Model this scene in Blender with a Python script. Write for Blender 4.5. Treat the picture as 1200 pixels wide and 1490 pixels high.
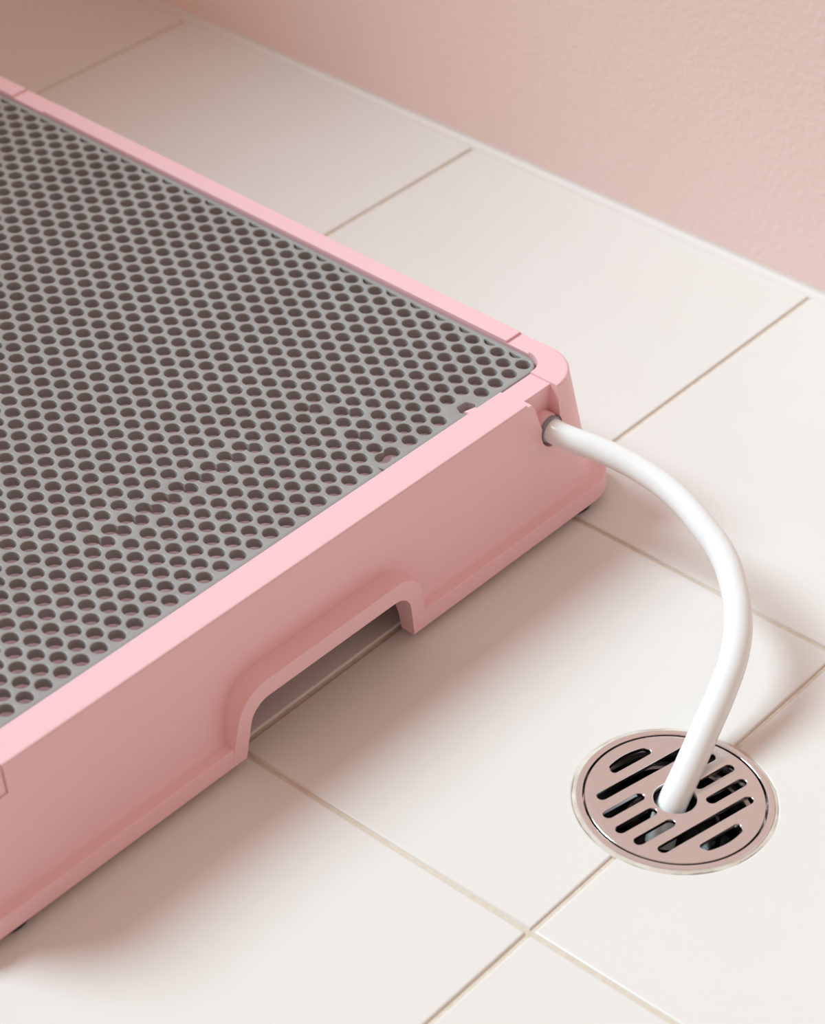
import bpy, bmesh, math, random
from mathutils import Matrix, Vector, Euler
random.seed(7)
for o in list(bpy.data.objects):
    bpy.data.objects.remove(o, do_unlink=True)
SC = bpy.context.scene
COL = SC.collection

# ------------------------------------------------------------------ camera
F_PX = 3787.2
CAM_POS = Vector((0.3685, -0.5217, 0.6875))
cam_d = bpy.data.cameras.new('camera')
cam = bpy.data.objects.new('camera', cam_d); COL.objects.link(cam)
cam_d.sensor_fit = 'HORIZONTAL'; cam_d.sensor_width = 36.0
cam_d.lens = F_PX * 36.0 / 1200.0
cam_d.clip_start = 0.01; cam_d.clip_end = 50
rot = Matrix.Rotation(0.6870, 3, 'Z') @ Matrix.Rotation(0.9060, 3, 'X') @ Matrix.Rotation(0.0277, 3, 'Z')
cam.matrix_world = Matrix.Translation(CAM_POS) @ rot.to_4x4()
cam_d.dof.use_dof = True
cam_d.dof.focus_distance = 1.03
cam_d.dof.aperture_fstop = 15.0
SC.camera = cam

# ------------------------------------------------------------------ world and sun
w = bpy.data.worlds.new('world'); SC.world = w; w.use_nodes = True
bg = w.node_tree.nodes['Background']
bg.inputs[0].default_value = (1.0, 0.755, 0.61, 1)
bg.inputs[1].default_value = 0.51
sun_d = bpy.data.lights.new('sun', 'SUN'); sun_d.energy = 3.42; sun_d.angle = math.radians(23)
sun_d.color = (0.70, 0.91, 1.0)
sun = bpy.data.objects.new('sun', sun_d); COL.objects.link(sun)
SUN_DIR = Vector((0.92, 0.38, -1.0))
sun.location = (-2, -0.6, 2.5)
sun.rotation_euler = SUN_DIR.to_track_quat('-Z', 'Y').to_euler()

# ------------------------------------------------------------------ colour management
vs = SC.view_settings
vs.view_transform = 'Standard'; vs.look = 'None'; vs.gamma = 1.0; vs.use_curve_mapping = False
vs.exposure = 0.0

# ------------------------------------------------------------------ helpers
def link(o): COL.objects.link(o); return o

def tag(o, label=None, cat=None, group=None, kind=None):
    if label: o['label'] = label
    if cat: o['category'] = cat
    if group: o['group'] = group
    if kind: o['kind'] = kind
    return o

def empty(name, loc=(0, 0, 0), rz=0.0):
    o = bpy.data.objects.new(name, None); link(o)
    o.empty_display_size = 0.02
    o.location = loc; o.rotation_euler = (0, 0, rz)
    return o

def finish(me, smooth=35):
    for pl in me.polygons: pl.use_smooth = True
    me.set_sharp_from_angle(angle=math.radians(smooth))

def obj_from(name, verts, faces, mat, parent=None, smooth=35, loc=(0, 0, 0)):
    me = bpy.data.meshes.new(name)
    me.from_pydata([tuple(v) for v in verts], [], faces); me.update()
    bm = bmesh.new(); bm.from_mesh(me)
    bmesh.ops.recalc_face_normals(bm, faces=bm.faces); bm.to_mesh(me); bm.free()
    finish(me, smooth)
    if mat: me.materials.append(mat)
    o = bpy.data.objects.new(name, me); link(o); o.location = loc
    if parent: o.parent = parent
    return o

def loft(levels):
    """levels: list of equal-length 3D loops; closed solid with n-gon caps"""
    n = len(levels[0]); V = [v for l in levels for v in l]; F = []
    for k in range(len(levels) - 1):
        a, b = k * n, (k + 1) * n
        for i in range(n):
            j = (i + 1) % n; F.append((a + i, a + j, b + j, b + i))
    F.append(tuple(range(n))[::-1]); F.append(tuple(range((len(levels) - 1) * n, len(levels) * n)))
    return V, F

def rrect(x0, x1, y0, y1, r, n=10):
    P = []
    for cx, cy, a0 in ((x1 - r, y1 - r, 0), (x0 + r, y1 - r, 90), (x0 + r, y0 + r, 180), (x1 - r, y0 + r, 270)):
        for i in range(n + 1):
            a = math.radians(a0 + 90 * i / n); P.append((cx + r * math.cos(a), cy + r * math.sin(a)))
    return P

def fillet(poly, radii, n=6):
    """round corners of a polygon (list of 2D), radius per vertex"""
    out = []; m = len(poly)
    for i in range(m):
        P = Vector(poly[i]); A = Vector(poly[i - 1]); B = Vector(poly[(i + 1) % m]); r = radii[i]
        if r <= 0: out.append(tuple(P)); continue
        u = (A - P).normalized(); v = (B - P).normalized()
        ang = u.angle(v); t = r / math.tan(ang / 2)
        c = P + (u + v).normalized() * (r / math.sin(ang / 2))
        a = P + u * t; b = P + v * t
        va, vb = a - c, b - c
        s = va.angle_signed(vb)
        for k in range(n + 1):
            q = va.copy(); q.rotate(Matrix.Rotation(-s * k / n, 2)); out.append(tuple(c + q))
    return out

def inset(poly, d):
    """inward offset of a CCW polygon with mitres"""
    out = []; m = len(poly)
    for i in range(m):
        P = Vector(poly[i]); A = Vector(poly[i - 1]); B = Vector(poly[(i + 1) % m])
        e1 = (P - A).normalized(); e2 = (B - P).normalized()
        n1 = Vector((-e1.y, e1.x)); n2 = Vector((-e2.y, e2.x))
        k = n1 + n2; k = k / max(0.3, k.dot(n1)) if k.length > 1e-9 else n1
        out.append(tuple(P + k * d))
    return out

def slab(poly, z0, z1, bev, steps=3):
    """prism of a CCW polygon with a rounded top edge"""
    L = [[(x, y, z0) for x, y in poly]]
    for k in range(steps + 1):
        a = math.pi / 2 * k / steps
        d = bev * (1 - math.cos(a)); z = z1 - bev + bev * math.sin(a)
        L.append([(x, y, z) for x, y in inset(poly, d)])
    L.append([(x, y, z1) for x, y in inset(poly, bev + 0.0003)])
    return loft(L)

def prism_x(poly_yz, x0, x1):
    return loft([[(x0, y, z) for y, z in poly_yz], [(x1, y, z) for y, z in poly_yz]])

def prism_y(poly_xz, y0, y1):
    return loft([[(x, y0, z) for x, z in poly_xz], [(x, y1, z) for x, z in poly_xz]])

def prism_z(poly, z0, z1):
    return loft([[(x, y, z0) for x, y in poly], [(x, y, z1) for x, y in poly]])

def box(x0, x1, y0, y1, z0, z1):
    return prism_z([(x0, y0), (x1, y0), (x1, y1), (x0, y1)], z0, z1)

def circle(cx, cy, r, n=48, a0=0.0):
    return [(cx + r * math.cos(a0 + 2 * math.pi * i / n), cy + r * math.sin(a0 + 2 * math.pi * i / n)) for i in range(n)]

def temp(vf):
    return obj_from('temp', vf[0], vf[1], None)

def boolean(base, ops, bevel=0.0, seg=2, ang=50):
    """apply a list of (operation, solid) to base and replace its mesh"""
    cutters = []
    for op, vf in ops:
        c = temp(vf); cutters.append(c)
        m = base.modifiers.new('b', 'BOOLEAN'); m.operation = op; m.solver = 'EXACT'; m.object = c
    if bevel > 0:
        m = base.modifiers.new('bev', 'BEVEL'); m.width = bevel; m.segments = seg
        m.limit_method = 'ANGLE'; m.angle_limit = math.radians(ang); m.use_clamp_overlap = True
        m.loop_slide = False
    bpy.context.view_layer.update()
    dg = bpy.context.evaluated_depsgraph_get()
    me = bpy.data.meshes.new_from_object(base.evaluated_get(dg))
    base.modifiers.clear(); old = base.data; base.data = me
    me.name = base.name
    bpy.data.meshes.remove(old)
    for c in cutters:
        d = c.data; bpy.data.objects.remove(c); bpy.data.meshes.remove(d)
    finish(me, 32)
    m = base.modifiers.new('wn', 'WEIGHTED_NORMAL'); m.keep_sharp = True; m.weight = 90
    bpy.context.view_layer.update()
    me2 = bpy.data.meshes.new_from_object(base.evaluated_get(bpy.context.evaluated_depsgraph_get()))
    base.modifiers.clear(); base.data = me2; bpy.data.meshes.remove(me); me2.name = base.name

# ------------------------------------------------------------------ materials
def mat(name, col, rough=0.5, metal=0.0, spec=0.5, noise=None, bump=None, sub=0.0, coat=0.0, rvar=0.0):
    """noise = (scale, amount, colour2); bump = (scale, strength, distance)"""
    m = bpy.data.materials.new(name); m.use_nodes = True
    nt = m.node_tree; b = nt.nodes['Principled BSDF']
    b.inputs['Base Color'].default_value = (*col, 1)
    b.inputs['Roughness'].default_value = rough
    b.inputs['Metallic'].default_value = metal
    b.inputs['Specular IOR Level'].default_value = spec
    b.inputs['Coat Weight'].default_value = coat
    if sub:
        b.inputs['Subsurface Weight'].default_value = sub
        b.inputs['Subsurface Radius'].default_value = (0.004, 0.003, 0.003)
        b.inputs['Subsurface Scale'].default_value = 1.0
    tc = nt.nodes.new('ShaderNodeTexCoord')
    if noise:
        n = nt.nodes.new('ShaderNodeTexNoise'); n.inputs['Scale'].default_value = noise[0]
        n.inputs['Detail'].default_value = 5
        nt.links.new(tc.outputs['Object'], n.inputs['Vector'])
        r = nt.nodes.new('ShaderNodeMapRange'); r.inputs[1].default_value = 0.35; r.inputs[2].default_value = 0.65
        r.inputs[3].default_value = 0; r.inputs[4].default_value = noise[1]
        nt.links.new(n.outputs['Fac'], r.inputs[0])
        mx = nt.nodes.new('ShaderNodeMix'); mx.data_type = 'RGBA'
        mx.inputs[6].default_value = (*col, 1); mx.inputs[7].default_value = (*noise[2], 1)
        nt.links.new(r.outputs[0], mx.inputs[0]); nt.links.new(mx.outputs[2], b.inputs['Base Color'])
    if rvar:
        n = nt.nodes.new('ShaderNodeTexNoise'); n.inputs['Scale'].default_value = 60
        nt.links.new(tc.outputs['Object'], n.inputs['Vector'])
        r = nt.nodes.new('ShaderNodeMapRange'); r.inputs[3].default_value = rough - rvar; r.inputs[4].default_value = rough + rvar
        nt.links.new(n.outputs['Fac'], r.inputs[0]); nt.links.new(r.outputs[0], b.inputs['Roughness'])
    if bump:
        n = nt.nodes.new('ShaderNodeTexNoise'); n.inputs['Scale'].default_value = bump[0]
        n.inputs['Detail'].default_value = 3
        nt.links.new(tc.outputs['Object'], n.inputs['Vector'])
        bp = nt.nodes.new('ShaderNodeBump'); bp.inputs['Strength'].default_value = bump[1]
        bp.inputs['Distance'].default_value = bump[2]
        nt.links.new(n.outputs['Fac'], bp.inputs['Height']); nt.links.new(bp.outputs[0], b.inputs['Normal'])
    return m

M_TILE = mat('cream ceramic tile', (0.80, 0.765, 0.735), 0.38, noise=(9, 1.0, (0.79, 0.745, 0.71)), bump=(14, 0.10, 0.0006), spec=0.4)
M_GROUT = mat('beige grout', (0.75, 0.65, 0.55), 0.9, noise=(300, 1.0, (0.69, 0.58, 0.48)), bump=(900, 0.5, 0.0004), spec=0.2)
M_BEAD = mat('white sealant', (0.78, 0.715, 0.68), 0.45, spec=0.4)
M_WALL = mat('pink plaster', (0.91, 0.70, 0.665), 0.75, noise=(6, 1.0, (0.89, 0.71, 0.66)), bump=(300, 0.30, 0.0010), spec=0.3)
M_PINK = mat('pink plastic', (0.90, 0.565, 0.595), 0.40, bump=(1800, 0.05, 0.0002), spec=0.45)
M_GREY = mat('grey plastic', (0.355, 0.345, 0.335), 0.34, bump=(900, 0.06, 0.0002), spec=0.5, noise=(30, 1.0, (0.325, 0.312, 0.30)))
M_HOSE = mat('white vinyl hose', (0.88, 0.875, 0.87), 0.20, spec=0.5)
M_COLLAR = mat('blue grey plastic', (0.26, 0.275, 0.32), 0.4)
M_RUBBER = mat('black rubber', (0.012, 0.012, 0.012), 0.7)
M_STEEL = mat('brushed stainless steel', (0.84, 0.80, 0.79), 0.15, metal=1.0, rvar=0.04)
M_CHROME = mat('polished steel', (0.62, 0.60, 0.59), 0.12, metal=1.0)
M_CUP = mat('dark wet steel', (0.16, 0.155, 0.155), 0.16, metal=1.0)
M_DARK = mat('black void plastic', (0.01, 0.01, 0.01), 0.5)

# ------------------------------------------------------------------ floor
DRAIN = Vector((-0.0008, 0.0889)); R_GROUT = 0.0388
Y_WALL = 0.4165
X_MIN, X_MAX, Y_MIN = -0.95, 1.05, -1.0
JOINT = 0.0021; PITCH = 0.2095
# grout bed with a round hole for the drain
bm = bmesh.new()
rh = 0.0372; hs = 0.06; N = 64
ring = [bm.verts.new((x, y, -0.0010)) for x, y in circle(DRAIN.x, DRAIN.y, rh, N)]
sq = []
for i in range(N):
    a = 2 * math.pi * i / N; c, s = math.cos(a), math.sin(a); k = hs / max(abs(c), abs(s))
    sq.append(bm.verts.new((DRAIN.x + c * k, DRAIN.y + s * k, -0.0010)))
for i in range(N):
    j = (i + 1) % N; bm.faces.new((ring[i], ring[j], sq[j], sq[i]))
def quad(x0, x1, y0, y1):
    bm.faces.new([bm.verts.new((x, y, -0.0010)) for x, y in ((x0, y0), (x1, y0), (x1, y1), (x0, y1))])
dx, dy = DRAIN
quad(X_MIN, X_MAX, Y_MIN, dy - hs); quad(X_MIN, X_MAX, dy + hs, Y_WALL)
quad(X_MIN, dx - hs, dy - hs, dy + hs); quad(dx + hs, X_MAX, dy - hs, dy + hs)
me = bpy.data.meshes.new('floor'); bm.to_mesh(me); bm.free(); me.materials.append(M_GROUT)
floor = bpy.data.objects.new('floor', me); link(floor)
tag(floor, 'cream tiled floor with beige grout', kind='structure')

def tile(x0, x1, y0, y1):
    h = JOINT / 2
    x0 += h; x1 -= h; y0 += h; y1 -= h
    dz = random.uniform(-0.00006, 0.00006)
    poly = None
    r = R_GROUT; cx, cy = DRAIN
    if y0 < cy < y1 and x0 < cx + r and x1 > cx - r:
        if x1 < cx + r:      # tile left of the drain: bite in its right edge
            a = math.acos((x1 - cx) / r); arc = [(cx + r * math.cos(t), cy + r * math.sin(t)) for t in [2 * math.pi - a + (2 * a - 2 * math.pi) * k / 32 for k in range(33)]]
            arc = [q for q in arc]
            poly = [(x0, y0), (x1, y0)] + arc + [(x1, y1), (x0, y1)]
        else:
            a = math.acos((x0 - cx) / r); arc = [(cx + r * math.cos(t), cy + r * math.sin(t)) for t in [a - 2 * a * k / 32 for k in range(33)]]
            poly = [(x0, y0), (x1, y0), (x1, y1), (x0, y1)] + arc
    if poly is None:
        poly = fillet([(x0, y0), (x1, y0), (x1, y1), (x0, y1)], [0.0014] * 4, 3)
    V, F = slab(poly, -0.006, 0.0 + dz, 0.0008, 3)
    o = obj_from('tile', V, F, M_TILE, floor, 30)
    return o

rows = [(0.2, Y_WALL - 0.0030, -0.1538), (0.0, 0.2, 0.0), (-0.2, 0.0, 0.0), (-0.4, -0.2, 0.0), (-0.6, -0.4, 0.0), (-0.8, -0.6, 0.0), (-1.0, -0.8, 0.0)]
for ri, (y0, y1, off) in enumerate(rows):
    xs = []
    if ri == 1:
        xs = [0.0 + PITCH * k for k in range(0, 6)] + [-0.1432 - PITCH * k for k in range(0, 7)]
    else:
        xs = [off + PITCH * k for k in range(-7, 7)]
    xs = sorted(x for x in xs if X_MIN + 0.02 < x < X_MAX - 0.02)
    xs = [X_MIN] + xs + [X_MAX]
    for a, b in zip(xs, xs[1:]): tile(a, b, y0, y1)

# uneven grout ring around the drain
lev = []
ri_, ro_ = 0.0370, []
for i in range(96):
    a = 2 * math.pi * i / 96
    ro_.append(0.0390 + 0.0005 * math.sin(3 * a + 1) * math.sin(7 * a) + random.uniform(-0.00025, 0.00025))
V = []; F = []
for k, (rr_, zz) in enumerate((('o', -0.002), ('o', -0.0001), ('m', 0.00022), ('i', 0.0002), ('i', -0.004))):
    for i in range(96):
        a = 2 * math.pi * i / 96
        r = ro_[i] if rr_ == 'o' else (ri_ if rr_ == 'i' else (ro_[i] * 0.45 + ri_ * 0.55))
        V.append((DRAIN.x + r * math.cos(a), DRAIN.y + r * math.sin(a), zz))
for k in range(4):
    for i in range(96):
        j = (i + 1) % 96; F.append((k * 96 + i, k * 96 + j, (k + 1) * 96 + j, (k + 1) * 96 + i))
M_GROUT2 = mat('pale drain grout', (0.74, 0.67, 0.60), 0.85, noise=(120, 1.0, (0.62, 0.53, 0.45)), bump=(700, 0.5, 0.0004), spec=0.2)
obj_from('drain_grout', V, F, M_GROUT2, floor, 40)

# ------------------------------------------------------------------ walls
def wallbox(name, vf, label):
    o = obj_from(name, vf[0], vf[1], M_WALL)
    return tag(o, label, kind='structure')
wallbox('wall_back', box(X_MIN - 0.1, X_MAX, Y_WALL, Y_WALL + 0.1, -0.01, 2.4), 'pink plastered wall behind the tiled floor')
wallbox('shade_partition', box(X_MIN - 0.1, X_MIN, Y_MIN, Y_WALL, -0.01, 0.60), 'low pink partition added out of view to shade the far left of floor and wall')  # added unseen partition, blocks sun and sky to darken the far left corner
# sealant bead between tiles and wall
prof = [(Y_WALL + 0.001, -0.003), (Y_WALL + 0.001, 0.0034)] + [(Y_WALL - 0.0048 * (1 - math.cos(a)) - 0.0001, 0.0032 * (1 - math.sin(a)) + 0.0001) for a in [math.pi / 2 * k / 6 for k in range(7)]] + [(Y_WALL - 0.0052, -0.003)]
V, F = prism_x(prof, X_MIN, X_MAX)
o = obj_from('trim_1', V, F, M_BEAD, None, 50)
tag(o, 'white sealant bead between the tiles and the pink wall', kind='structure')

# ------------------------------------------------------------------ pink tray
YAW = math.radians(-0.60)
TRAY_O = (-0.1325, 0.0435, 0.0)
tray = empty('pet_tray', TRAY_O, YAW)
tag(tray, 'pink plastic pet toilet tray standing on the tiled floor', 'pet tray')
HW = 0.1890; HWN = 0.1990; LEN = 0.42; ZT = 0.065
def outline(o, z, r=0.022):
    return [(x, y, z) for x, y in rrect(-LEN + o, -o, -HWN + o, HW - o, max(0.004, r), 10)]
def face_off(z): return 0.0060 + 0.175 * (z - 0.0155)
levels = [outline(0.0007, 0.0040), outline(0.0002, 0.0043), outline(0.0, 0.0050), outline(0.0003, 0.0122), outline(0.0005, 0.0127), outline(0.0010, 0.0130),
          outline(0.0042, 0.0134), outline(0.0052, 0.0139), outline(0.0057, 0.0146), outline(face_off(0.0155), 0.0155)]
for z in (0.03, 0.05, 0.0637): levels.append(outline(face_off(z), z, 0.022 - 0.04 * (z - 0.015)))
o1 = face_off(0.0637)
levels += [outline(o1 + 0.0002, 0.0643, 0.0195), outline(o1 + 0.0006, 0.0648, 0.0195), outline(o1 + 0.0013, ZT, 0.019)]
V, F = loft(levels)
body = obj_from('tray_body', V, F, M_PINK)
def trap(hb, ht, zb, zt, r):
    return fillet([(-hb, zb), (hb, zb), (ht, zt), (-ht, zt)], [0, 0, r, r], 8)
ops = []
for xa, xb in ((-0.03, 0.0), (-LEN, -LEN + 0.03)):
    ops.append(('UNION', prism_x(trap(0.0565, 0.0500, 0.0046, 0.0366, 0.0150), xa, xb)))
# hollow underside
def loop(o, z, r): return [(x, y, z) for x, y in rrect(-LEN + o, -o, -HWN + o, HW - o, r, 8)]
ops.append(('DIFFERENCE', loft([loop(0.0065, -0.002, 0.016), loop(0.0075, 0.012, 0.016), loop(0.0150, 0.0370, 0.015)])))
# pan with a seat for the grate
IN_X0, IN_X1, IN_Y = -LEN + 0.0290, -0.0290, 0.1645
ops.append(('DIFFERENCE', prism_z(rrect(IN_X0, IN_X1, -IN_Y - 0.010, IN_Y, 0.0095, 8), 0.0586, 0.08)))
ops.append(('DIFFERENCE', prism_z(rrect(IN_X0 + 0.004, IN_X1 - 0.004, -IN_Y - 0.006, IN_Y - 0.004, 0.008, 8), 0.0405, 0.07)))
# hand openings
for xa, xb in ((-0.034, 0.01), (-LEN - 0.01, -LEN + 0.034)):
    ops.append(('DIFFERENCE', prism_x(trap(0.0490 + 0.0012, 0.0445, -0.006, 0.0282, 0.0100), xa, xb)))
# lowered latch sections of the rim
for y in (0.1665,):
    for s in (-1, 1):
        ya, yb = (0.158, 0.21) if s > 0 else (-0.21, -0.168)
        ops.append(('DIFFERENCE', box(-0.0510, -0.0388, ya, yb, 0.0640, 0.08)))
        ops.append(('DIFFERENCE', box(-0.3600, -0.3380, ya, yb, 0.0640, 0.08)))
ops.append(('DIFFERENCE', box(-0.035, 0.0, 0.1340, 0.1535, 0.0640, 0.08)))
# hose port recess
ops.append(('DIFFERENCE', prism_x(fillet([(0.1445, 0.0405), (0.1535, 0.0405), (0.1535, 0.080), (0.1335, 0.080), (0.1335, 0.0655), (0.1363, 0.0643), (0.1380, 0.0618)], [0.001, 0.001, 0, 0, 0, 0, 0], 2), -0.0185, 0.01)))
HOSE_Y, HOSE_Z = 0.1478, 0.0466
ops.append(('DIFFERENCE', prism_x(circle(HOSE_Y, HOSE_Z, 0.0070, 32), -0.0185, 0.01)))
# corner seam on the near end of the face
def strip(z0, z1, dep): return [(0.004 - face_off(z0), z0), (0.004 - face_off(z1), z1), (-dep - face_off(z1), z1), (-dep - face_off(z0), z0)]
ops.append(('DIFFERENCE', prism_y(strip(0.0533, 0.0655, 0.0010), -0.1540, -0.1529)))
ops.append(('DIFFERENCE', prism_y(strip(0.0533, 0.0541, 0.0008), -0.1660, -0.1535)))
boolean(body, ops, bevel=0.0007, seg=2, ang=48)
body.data.materials.clear(); body.data.materials.append(M_PINK)
body.parent = tray
# hose port boss
def tube_x(name, cx0, cx1, cy, cz, ro, ri, m, parent, bev=0.0005, n=40):
    prof = [(cx0, ri), (cx0, ro), (cx1 - bev, ro), (cx1 - bev * 0.3, ro - bev * 0.3), (cx1, ro - bev), (cx1, ri)]
    V = []; F = []; k = len(prof)
    for i in range(n):
        a = 2 * math.pi * i / n
        for x, r in prof: V.append((x, cy + r * math.cos(a), cz + r * math.sin(a)))
    for i in range(n):
        j = (i + 1) % n
        for q in range(k):
            q2 = (q + 1) % k; F.append((i * k + q, j * k + q, j * k + q2, i * k + q2))
    return obj_from(name, V, F, m, parent, 40)
tube_x('hose_port', -0.0190, -0.0135, HOSE_Y, HOSE_Z, 0.0067, 0.0040, M_PINK, tray, 0.0010)
# rubber feet
for X in (-0.0125, -LEN + 0.0125):
    for s in (-1, 1):
        P = circle(0, 0, 0.0110, 32)
        V, F = loft([[(x * 0.92, y * 0.92, 0.0) for x, y in P], [(x, y, 0.0010) for x, y in P], [(x, y, 0.0060) for x, y in P]])
        o = obj_from('rubber_foot', V, F, M_RUBBER, tray, 40, (X, s * 0.1625, 0))
        o['label'] = 'black rubber foot'
# little pegs that hold the grate
for s in (1,):
    P = [(-0.0330, -0.0030), (-0.0285, -0.0030), (-0.0285, 0.0020), (-0.0315, 0.0028)]
    V, F = slab(P, 0.058, 0.0632, 0.0005, 2)
    V = [(x, y + s * 0.1185, z) for x, y, z in V]
    obj_from('peg', V, F, M_PINK, tray)

# ------------------------------------------------------------------ grey grate
grate = None
G_X0, G_X1, G_Y = IN_X0 + 0.0012, IN_X1 - 0.0012, IN_Y - 0.0012
G_YN = G_Y + 0.010
DX, DY, RH = 0.00690, 0.00905, 0.00330
def to_local(px, py, z=0.0635):
    d = rot @ Vector(((px - 600) / F_PX, -(py - 745) / F_PX, -1)); t = (z - CAM_POS.z) / d.z
    wv = CAM_POS + d * t
    v = Vector((wv.x - TRAY_O[0], wv.y - TRAY_O[1])); v.rotate(Matrix.Rotation(YAW, 2))
    return Vector((v.x, v.y))
holes = {}
ref = (-0.0360, 0.1484)      # centre of the hole nearest to the hose corner
for i in range(-3, 60):
    for j in range(-4, 40):
        x = ref[0] - i * DX; y = ref[1] - j * DY - (DY / 2 if i % 2 else 0)
        holes[(i, j)] = (x, y)
marg_e, marg_s = 0.0018, 0.0022
bx0, bx1, by0, by1 = G_X0 + marg_s, G_X1 - marg_e, -G_YN + marg_s, G_Y - marg_s
def clip(poly, ax, lim, sgn):
    out = []
    for k in range(len(poly)):
        P, Q = poly[k], poly[(k + 1) % len(poly)]
        fp, fq = (lim - P[ax]) * sgn, (lim - Q[ax]) * sgn
        if fp >= 0: out.append(P)
        if (fp >= 0) != (fq >= 0):
            t = fp / (fp - fq); out.append((P[0] + (Q[0] - P[0]) * t, P[1] + (Q[1] - P[1]) * t))
    return out
def area(P): return 0.5 * sum(P[k - 1][0] * P[k][1] - P[k][0] * P[k - 1][1] for k in range(len(P)))
NH = 18
def inside(q, m=0.0010, r=0.0085):
    ax = max(0.0, abs(q[0] - (G_X0 + G_X1) / 2) - ((G_X1 - G_X0) / 2 - r)); ay = max(0.0, max(q[1] - (G_Y - r), -q[1] - (G_YN - r)))
    return math.hypot(ax, ay) <= r - m
polys = {}
for key, (x, y) in holes.items():
    P = circle(x, y, RH, NH)
    rough_corner = x > G_X1 - 0.0125 and abs(y) > G_Y - 0.0105
    P = clip(P, 0, bx1, 1); P = clip(P, 0, bx0, -1) if P else P
    P = clip(P, 1, by1, 1) if P else P
    P = clip(P, 1, by0, -1) if P else P
    if len(P) < 3: continue
    if area(P) < 0.09 * math.pi * RH * RH: continue
    if x > G_X1 - 0.0065 and abs(y - 0.1175) < 0.0080: continue
    if any(not inside(q) for q in P): continue
    polys[key] = P
# broken webs: pairs of neighbouring holes torn into one
def nearest(v, exclude=()):
    return min((k for k in polys if k not in exclude and len(polys[k]) == NH), key=lambda k: (Vector(holes[k]) - v).length)
breaks = [((438, 590), (458, 596)), ((470, 600), (492, 613)), ((502, 628), (517, 623)), ((547, 660), (560, 655)),
          ((345, 648), (352, 655)), ((320, 664), (328, 668)), ((298, 680), (308, 684)), ((275, 694), (285, 700)), ((252, 710), (262, 716)),
          ((226, 725), (238, 731)), ((200, 741), (212, 748)), ((174, 757), (190, 764)), ((146, 774), (166, 780)), ((120, 790), (142, 798))]
used = set(); merged = []
for a, b in breaks:
    ka = nearest(to_local(*a), used); va = Vector(holes[ka])
    kb = nearest(va + Vector((DX, DY / 2)), used | {ka}); vb = Vector(holes[kb])
    if (va - vb).length > 0.0095: continue
    used |= {ka, kb}
    e = (vb - va).normalized(); th = math.atan2(e.y, e.x)
    sh = ((vb - va).length - random.uniform(0.0053, 0.0061)) / 2; va = va + e * sh; vb = vb - e * sh; hw = math.acos((vb - va).length / 2 / RH); P = []
    for k in range(15):
        t = th + hw + (2 * math.pi - 2 * hw) * k / 14; P.append((va.x + RH * math.cos(t), va.y + RH * math.sin(t)))
    for k in range(15):
        t = th + math.pi + hw + (2 * math.pi - 2 * hw) * k / 14; P.append((vb.x + RH * math.cos(t), vb.y + RH * math.sin(t)))
    del P[29]; del P[14]
    for k in (0, 14): P[k] = (P[k][0] + random.uniform(-0.0003, 0.0003), P[k][1] + random.uniform(-0.0003, 0.0003))
    merged.append(P)
for k in used: polys.pop(k, None)
outer = fillet([(G_X0, -G_YN), (G_X1, -G_YN),
                (G_X1, 0.0620), (G_X1 - 0.0035, 0.0628), (G_X1, 0.0634),
                (G_X1, 0.1140), (G_X1 - 0.0030, 0.1132), (G_X1 - 0.0064, 0.1150), (G_X1 - 0.0062, 0.1205), (G_X1 - 0.0025, 0.1222), (G_X1, 0.1200), (G_X1, G_Y), (G_X0, G_Y)],
               [0.0085, 0.0085, 0, 0, 0, 0, 0.0006, 0.0012, 0.0012, 0, 0, 0.0085, 0.0085], 5)
from mathutils.geometry import delaunay_2d_cdt
def ccw(P): return P if area(P) > 0 else P[::-1]
def plate_mesh(name, outer, hole_list, zb, zt, bev, draft=0.0, steps=2):
    """flat plate with holes: filled top and underside, rounded rims, walls that lean outwards by draft"""
    outer = ccw(outer); hole_list = [ccw(P) for P in hole_list]
    V = []; F = []
    def ring(levels):
        n = len(levels[0][0]); base = len(V)
        for P, z in levels: V.extend((x, y, z) for x, y in P)
        for a in range(len(levels) - 1):
            for k in range(n):
                k2 = (k + 1) % n; F.append((base + a * n + k, base + a * n + k2, base + (a + 1) * n + k2, base + (a + 1) * n + k))
    def rounded(P, sgn):
        L = []
        for a in range(steps + 1):
            t = math.pi / 2 * a / steps
            L.append((inset(P, sgn * bev * (1 - math.sin(t))), zt - bev + bev * math.cos(t)))
        return L
    tops = []; bots = []
    L = rounded(outer, 1); ring(L + [(outer, zb)]); tops.append(L[0][0]); bots.append(outer)
    for P in hole_list:
        L = rounded(P, -1); B = inset(P, -draft) if draft else P
        ring(L + [(B, zb)]); tops.append(L[0][0]); bots.append(B)
    for loops, z in ((tops, zt), (bots, zb)):
        co = []; fc = []
        for P in loops:
            fc.append(list(range(len(co), len(co) + len(P)))); co.extend(Vector(q) for q in P)
        vo, eo, fo, ov, oe, of = delaunay_2d_cdt(co, [], fc, 1, 1e-7)
        base = len(V); V.extend((v.x, v.y, z) for v in vo)
        for f, src in zip(fo, of):
            if list(src) == [0]: F.append(tuple(base + k for k in f))
    me = bpy.data.meshes.new(name); me.from_pydata(V, [], F); me.update()
    bm = bmesh.new(); bm.from_mesh(me)
    bmesh.ops.remove_doubles(bm, verts=bm.verts, dist=1e-6)
    bmesh.ops.recalc_face_normals(bm, faces=bm.faces); bm.to_mesh(me); bm.free()
    return me
me = plate_mesh('perforated_grate', outer, list(polys.values()) + merged, -0.0022, 0.0024, 0.00032, 0.00062)
me.materials.append(M_GREY)
finish(me, 50)
grate = bpy.data.objects.new('perforated_grate', me); link(grate)
grate.location = (TRAY_O[0], TRAY_O[1], 0.0611); grate.rotation_euler = (0, 0, YAW)
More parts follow.
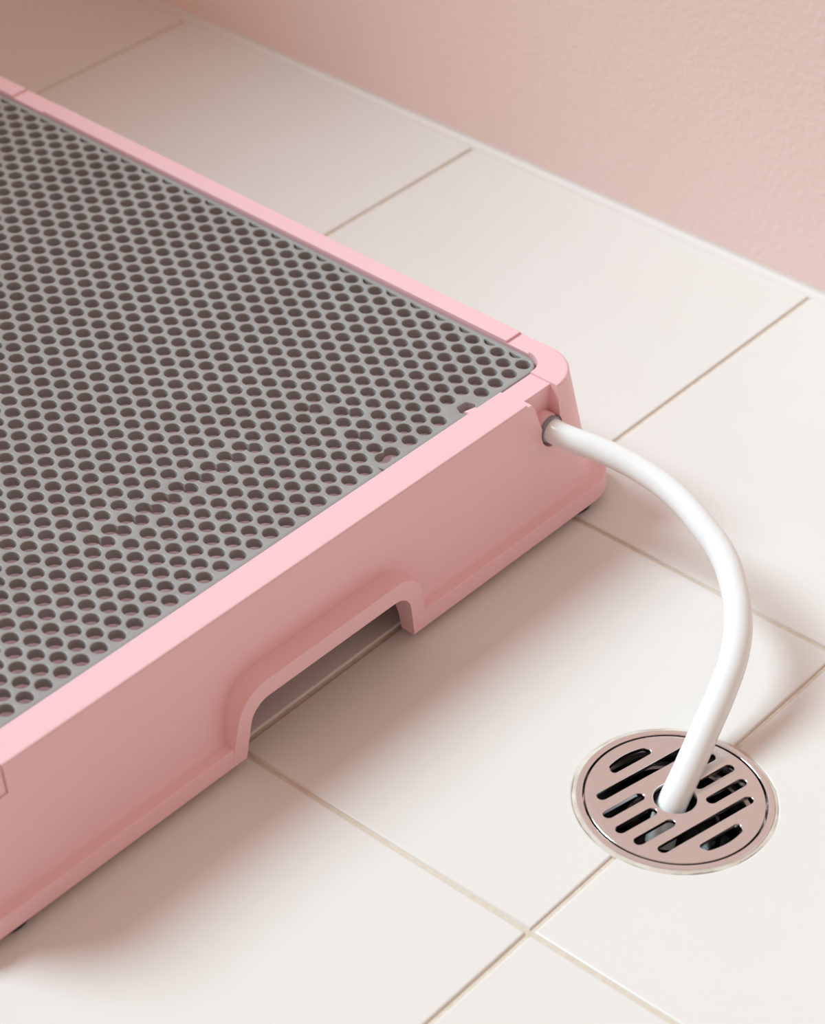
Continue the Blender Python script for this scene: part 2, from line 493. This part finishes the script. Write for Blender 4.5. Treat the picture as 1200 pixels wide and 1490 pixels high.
tag(grate, 'grey perforated plastic grate lying inside the pink tray', 'grate')

# ------------------------------------------------------------------ floor drain
drain = empty('floor_drain', (DRAIN.x, DRAIN.y, 0.0))
tag(drain, 'round stainless steel floor drain with slotted cover set into the tiles', 'floor drain')
def lathe(name, prof, m, parent, n=96, closed=True, smooth=35):
    V = []; F = []; k = len(prof)
    for i in range(n):
        a = 2 * math.pi * i / n
        for r, z in prof: V.append((r * math.cos(a), r * math.sin(a), z))
    for i in range(n):
        j = (i + 1) % n
        for q in range(k if closed else k - 1):
            q2 = (q + 1) % k; F.append((i * k + q, j * k + q, j * k + q2, i * k + q2))
    return obj_from(name, V, F, m, parent, smooth)
lathe('drain_ring', [(0.0375, -0.003), (0.0375, 0.0004), (0.0373, 0.0007), (0.0369, 0.0008), (0.0353, 0.0008), (0.0350, 0.0006), (0.0349, 0.0002), (0.0349, -0.0080), (0.0330, -0.0082), (0.0330, -0.0095), (0.0360, -0.0095), (0.0360, -0.003)], M_STEEL, drain)
# slotted cover
TH = math.radians(78); U = Vector((math.cos(TH), math.sin(TH))); NV = Vector((math.sin(TH), -math.cos(TH)))
def slot(u0, u1, nn, hw):
    P = []
    for k in range(9):
        a = -math.pi / 2 + math.pi * k / 8; P.append((u1 - hw + hw * math.cos(a), nn + hw * math.sin(a)))
    for k in range(9):
        a = math.pi / 2 + math.pi * k / 8; P.append((u0 + hw + hw * math.cos(a), nn + hw * math.sin(a)))
    return P
SL = []
hw = 0.00205
for nn, u in ((-0.0085, 0.0280), (0.0002, 0.0295), (0.0088, 0.0280)):
    SL.append(slot(-u, -u + 0.0195, nn, hw)); SL.append(slot(u - 0.0195, u, nn, hw))
SL.append(slot(-0.0235, 0.0235, -0.0172, hw)); SL.append(slot(-0.0235, 0.0235, 0.0172, hw))
def dshape(sg):
    # flat edge towards the centre, curved edge towards the rim
    P = []; n0 = 0.0236; half = 0.0108; R = 0.0291
    base = [(-half, n0), (half, n0)]
    a0 = math.asin(half * 0.80 / R)
    arc = [(R * math.sin(a0 - 2 * a0 * k / 10), R * math.cos(a0 - 2 * a0 * k / 10)) for k in range(11)]
    Q = fillet([(-half, n0), (half, n0)] + arc, [0.0014, 0.0014] + [0.001] + [0] * 9 + [0.001], 4)
    return [(u * sg, n * sg) for u, n in Q]
SL.append(dshape(1)); SL.append(dshape(-1))
loops = [circle(0, 0, 0.0083, 48)]
for P in SL: loops.append([tuple(U * a + NV * b) for a, b in P])
me = plate_mesh('drain_cover', circle(0, 0, 0.0341, 96), loops, -0.0009, 0.0009, 0.0003, 0.0, 3)
me.materials.append(M_STEEL); finish(me, 50)
o = bpy.data.objects.new('drain_cover', me); link(o); o.parent = drain; o.location = (0, 0, -0.0002)
# cup and inner pipe below the cover
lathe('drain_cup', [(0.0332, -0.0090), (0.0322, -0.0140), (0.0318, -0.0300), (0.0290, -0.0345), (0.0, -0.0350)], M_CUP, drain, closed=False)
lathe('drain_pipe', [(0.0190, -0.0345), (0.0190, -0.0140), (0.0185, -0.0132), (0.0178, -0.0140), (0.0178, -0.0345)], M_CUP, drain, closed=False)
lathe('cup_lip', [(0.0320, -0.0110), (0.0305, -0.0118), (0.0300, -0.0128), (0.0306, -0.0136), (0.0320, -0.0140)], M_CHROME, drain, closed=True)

# ------------------------------------------------------------------ hose
hose = empty('drain_hose', (DRAIN.x, DRAIN.y, 0.0))
tag(hose, 'white flexible drain hose running from the pink tray into the floor drain', 'hose')
cpt = Vector((-0.0128, HOSE_Y)); 
def tw(X, Y):
    v = Vector((X, Y)); v.rotate(Matrix.Rotation(-YAW, 2))
    c, s = math.cos(YAW), math.sin(YAW)
    return (TRAY_O[0] + X * c - Y * s, TRAY_O[1] + X * s + Y * c)
h0 = tw(-0.0140, HOSE_Y); h1 = tw(-0.0060, HOSE_Y); h2 = tw(-0.0, HOSE_Y)
HP = [(*h0, HOSE_Z), (*h1, HOSE_Z), (-0.1162, 0.1950, 0.0459), (-0.0988, 0.1959, 0.0448), (-0.0798, 0.1933, 0.0432), (-0.0624, 0.1873, 0.0408), (-0.0482, 0.1811, 0.0380),
      (-0.0352, 0.1712, 0.0345), (-0.0248, 0.1600, 0.0302), (-0.0174, 0.1480, 0.0250), (-0.0120, 0.1329, 0.0185), (-0.0079, 0.1163, 0.0110), (-0.0055, 0.1062, 0.0060),
      (-0.0034, 0.0962, 0.0005), (-0.0025, 0.0909, -0.0030), (-0.0018, 0.0860, -0.0080), (-0.0010, 0.0820, -0.0180)]
cu = bpy.data.curves.new('hose_curve', 'CURVE'); cu.dimensions = '3D'; cu.bevel_depth = 0.00535; cu.bevel_resolution = 10; cu.resolution_u = 12
cu.use_fill_caps = True
s = cu.splines.new('BEZIER'); s.bezier_points.add(len(HP) - 1)
for b, c in zip(s.bezier_points, HP):
    b.co = (c[0] - DRAIN.x, c[1] - DRAIN.y, c[2]); b.handle_left_type = b.handle_right_type = 'AUTO'
    b.radius = 1.0 + 0.09 * min(1.0, max(0.0, (c[0] + 0.08) / 0.08))
co = bpy.data.objects.new('hose_curve', cu); link(co)
bpy.context.view_layer.update()
me = bpy.data.meshes.new_from_object(co.evaluated_get(bpy.context.evaluated_depsgraph_get()))
bpy.data.objects.remove(co); bpy.data.curves.remove(cu)
me.materials.clear(); me.materials.append(M_HOSE); finish(me, 50); me.name = 'hose_tube'
o = bpy.data.objects.new('hose_tube', me); link(o); o.parent = hose
# grey collar at the tray end
c0 = tw(-0.0134, HOSE_Y)
col = tube_x('collar', 0.0, 0.0018, 0, 0, 0.0061, 0.0050, M_COLLAR, hose, 0.0004)
col.location = (c0[0] - DRAIN.x, c0[1] - DRAIN.y, HOSE_Z); col.rotation_euler = (0, 0, YAW)
col['label'] = 'blue grey collar ring'
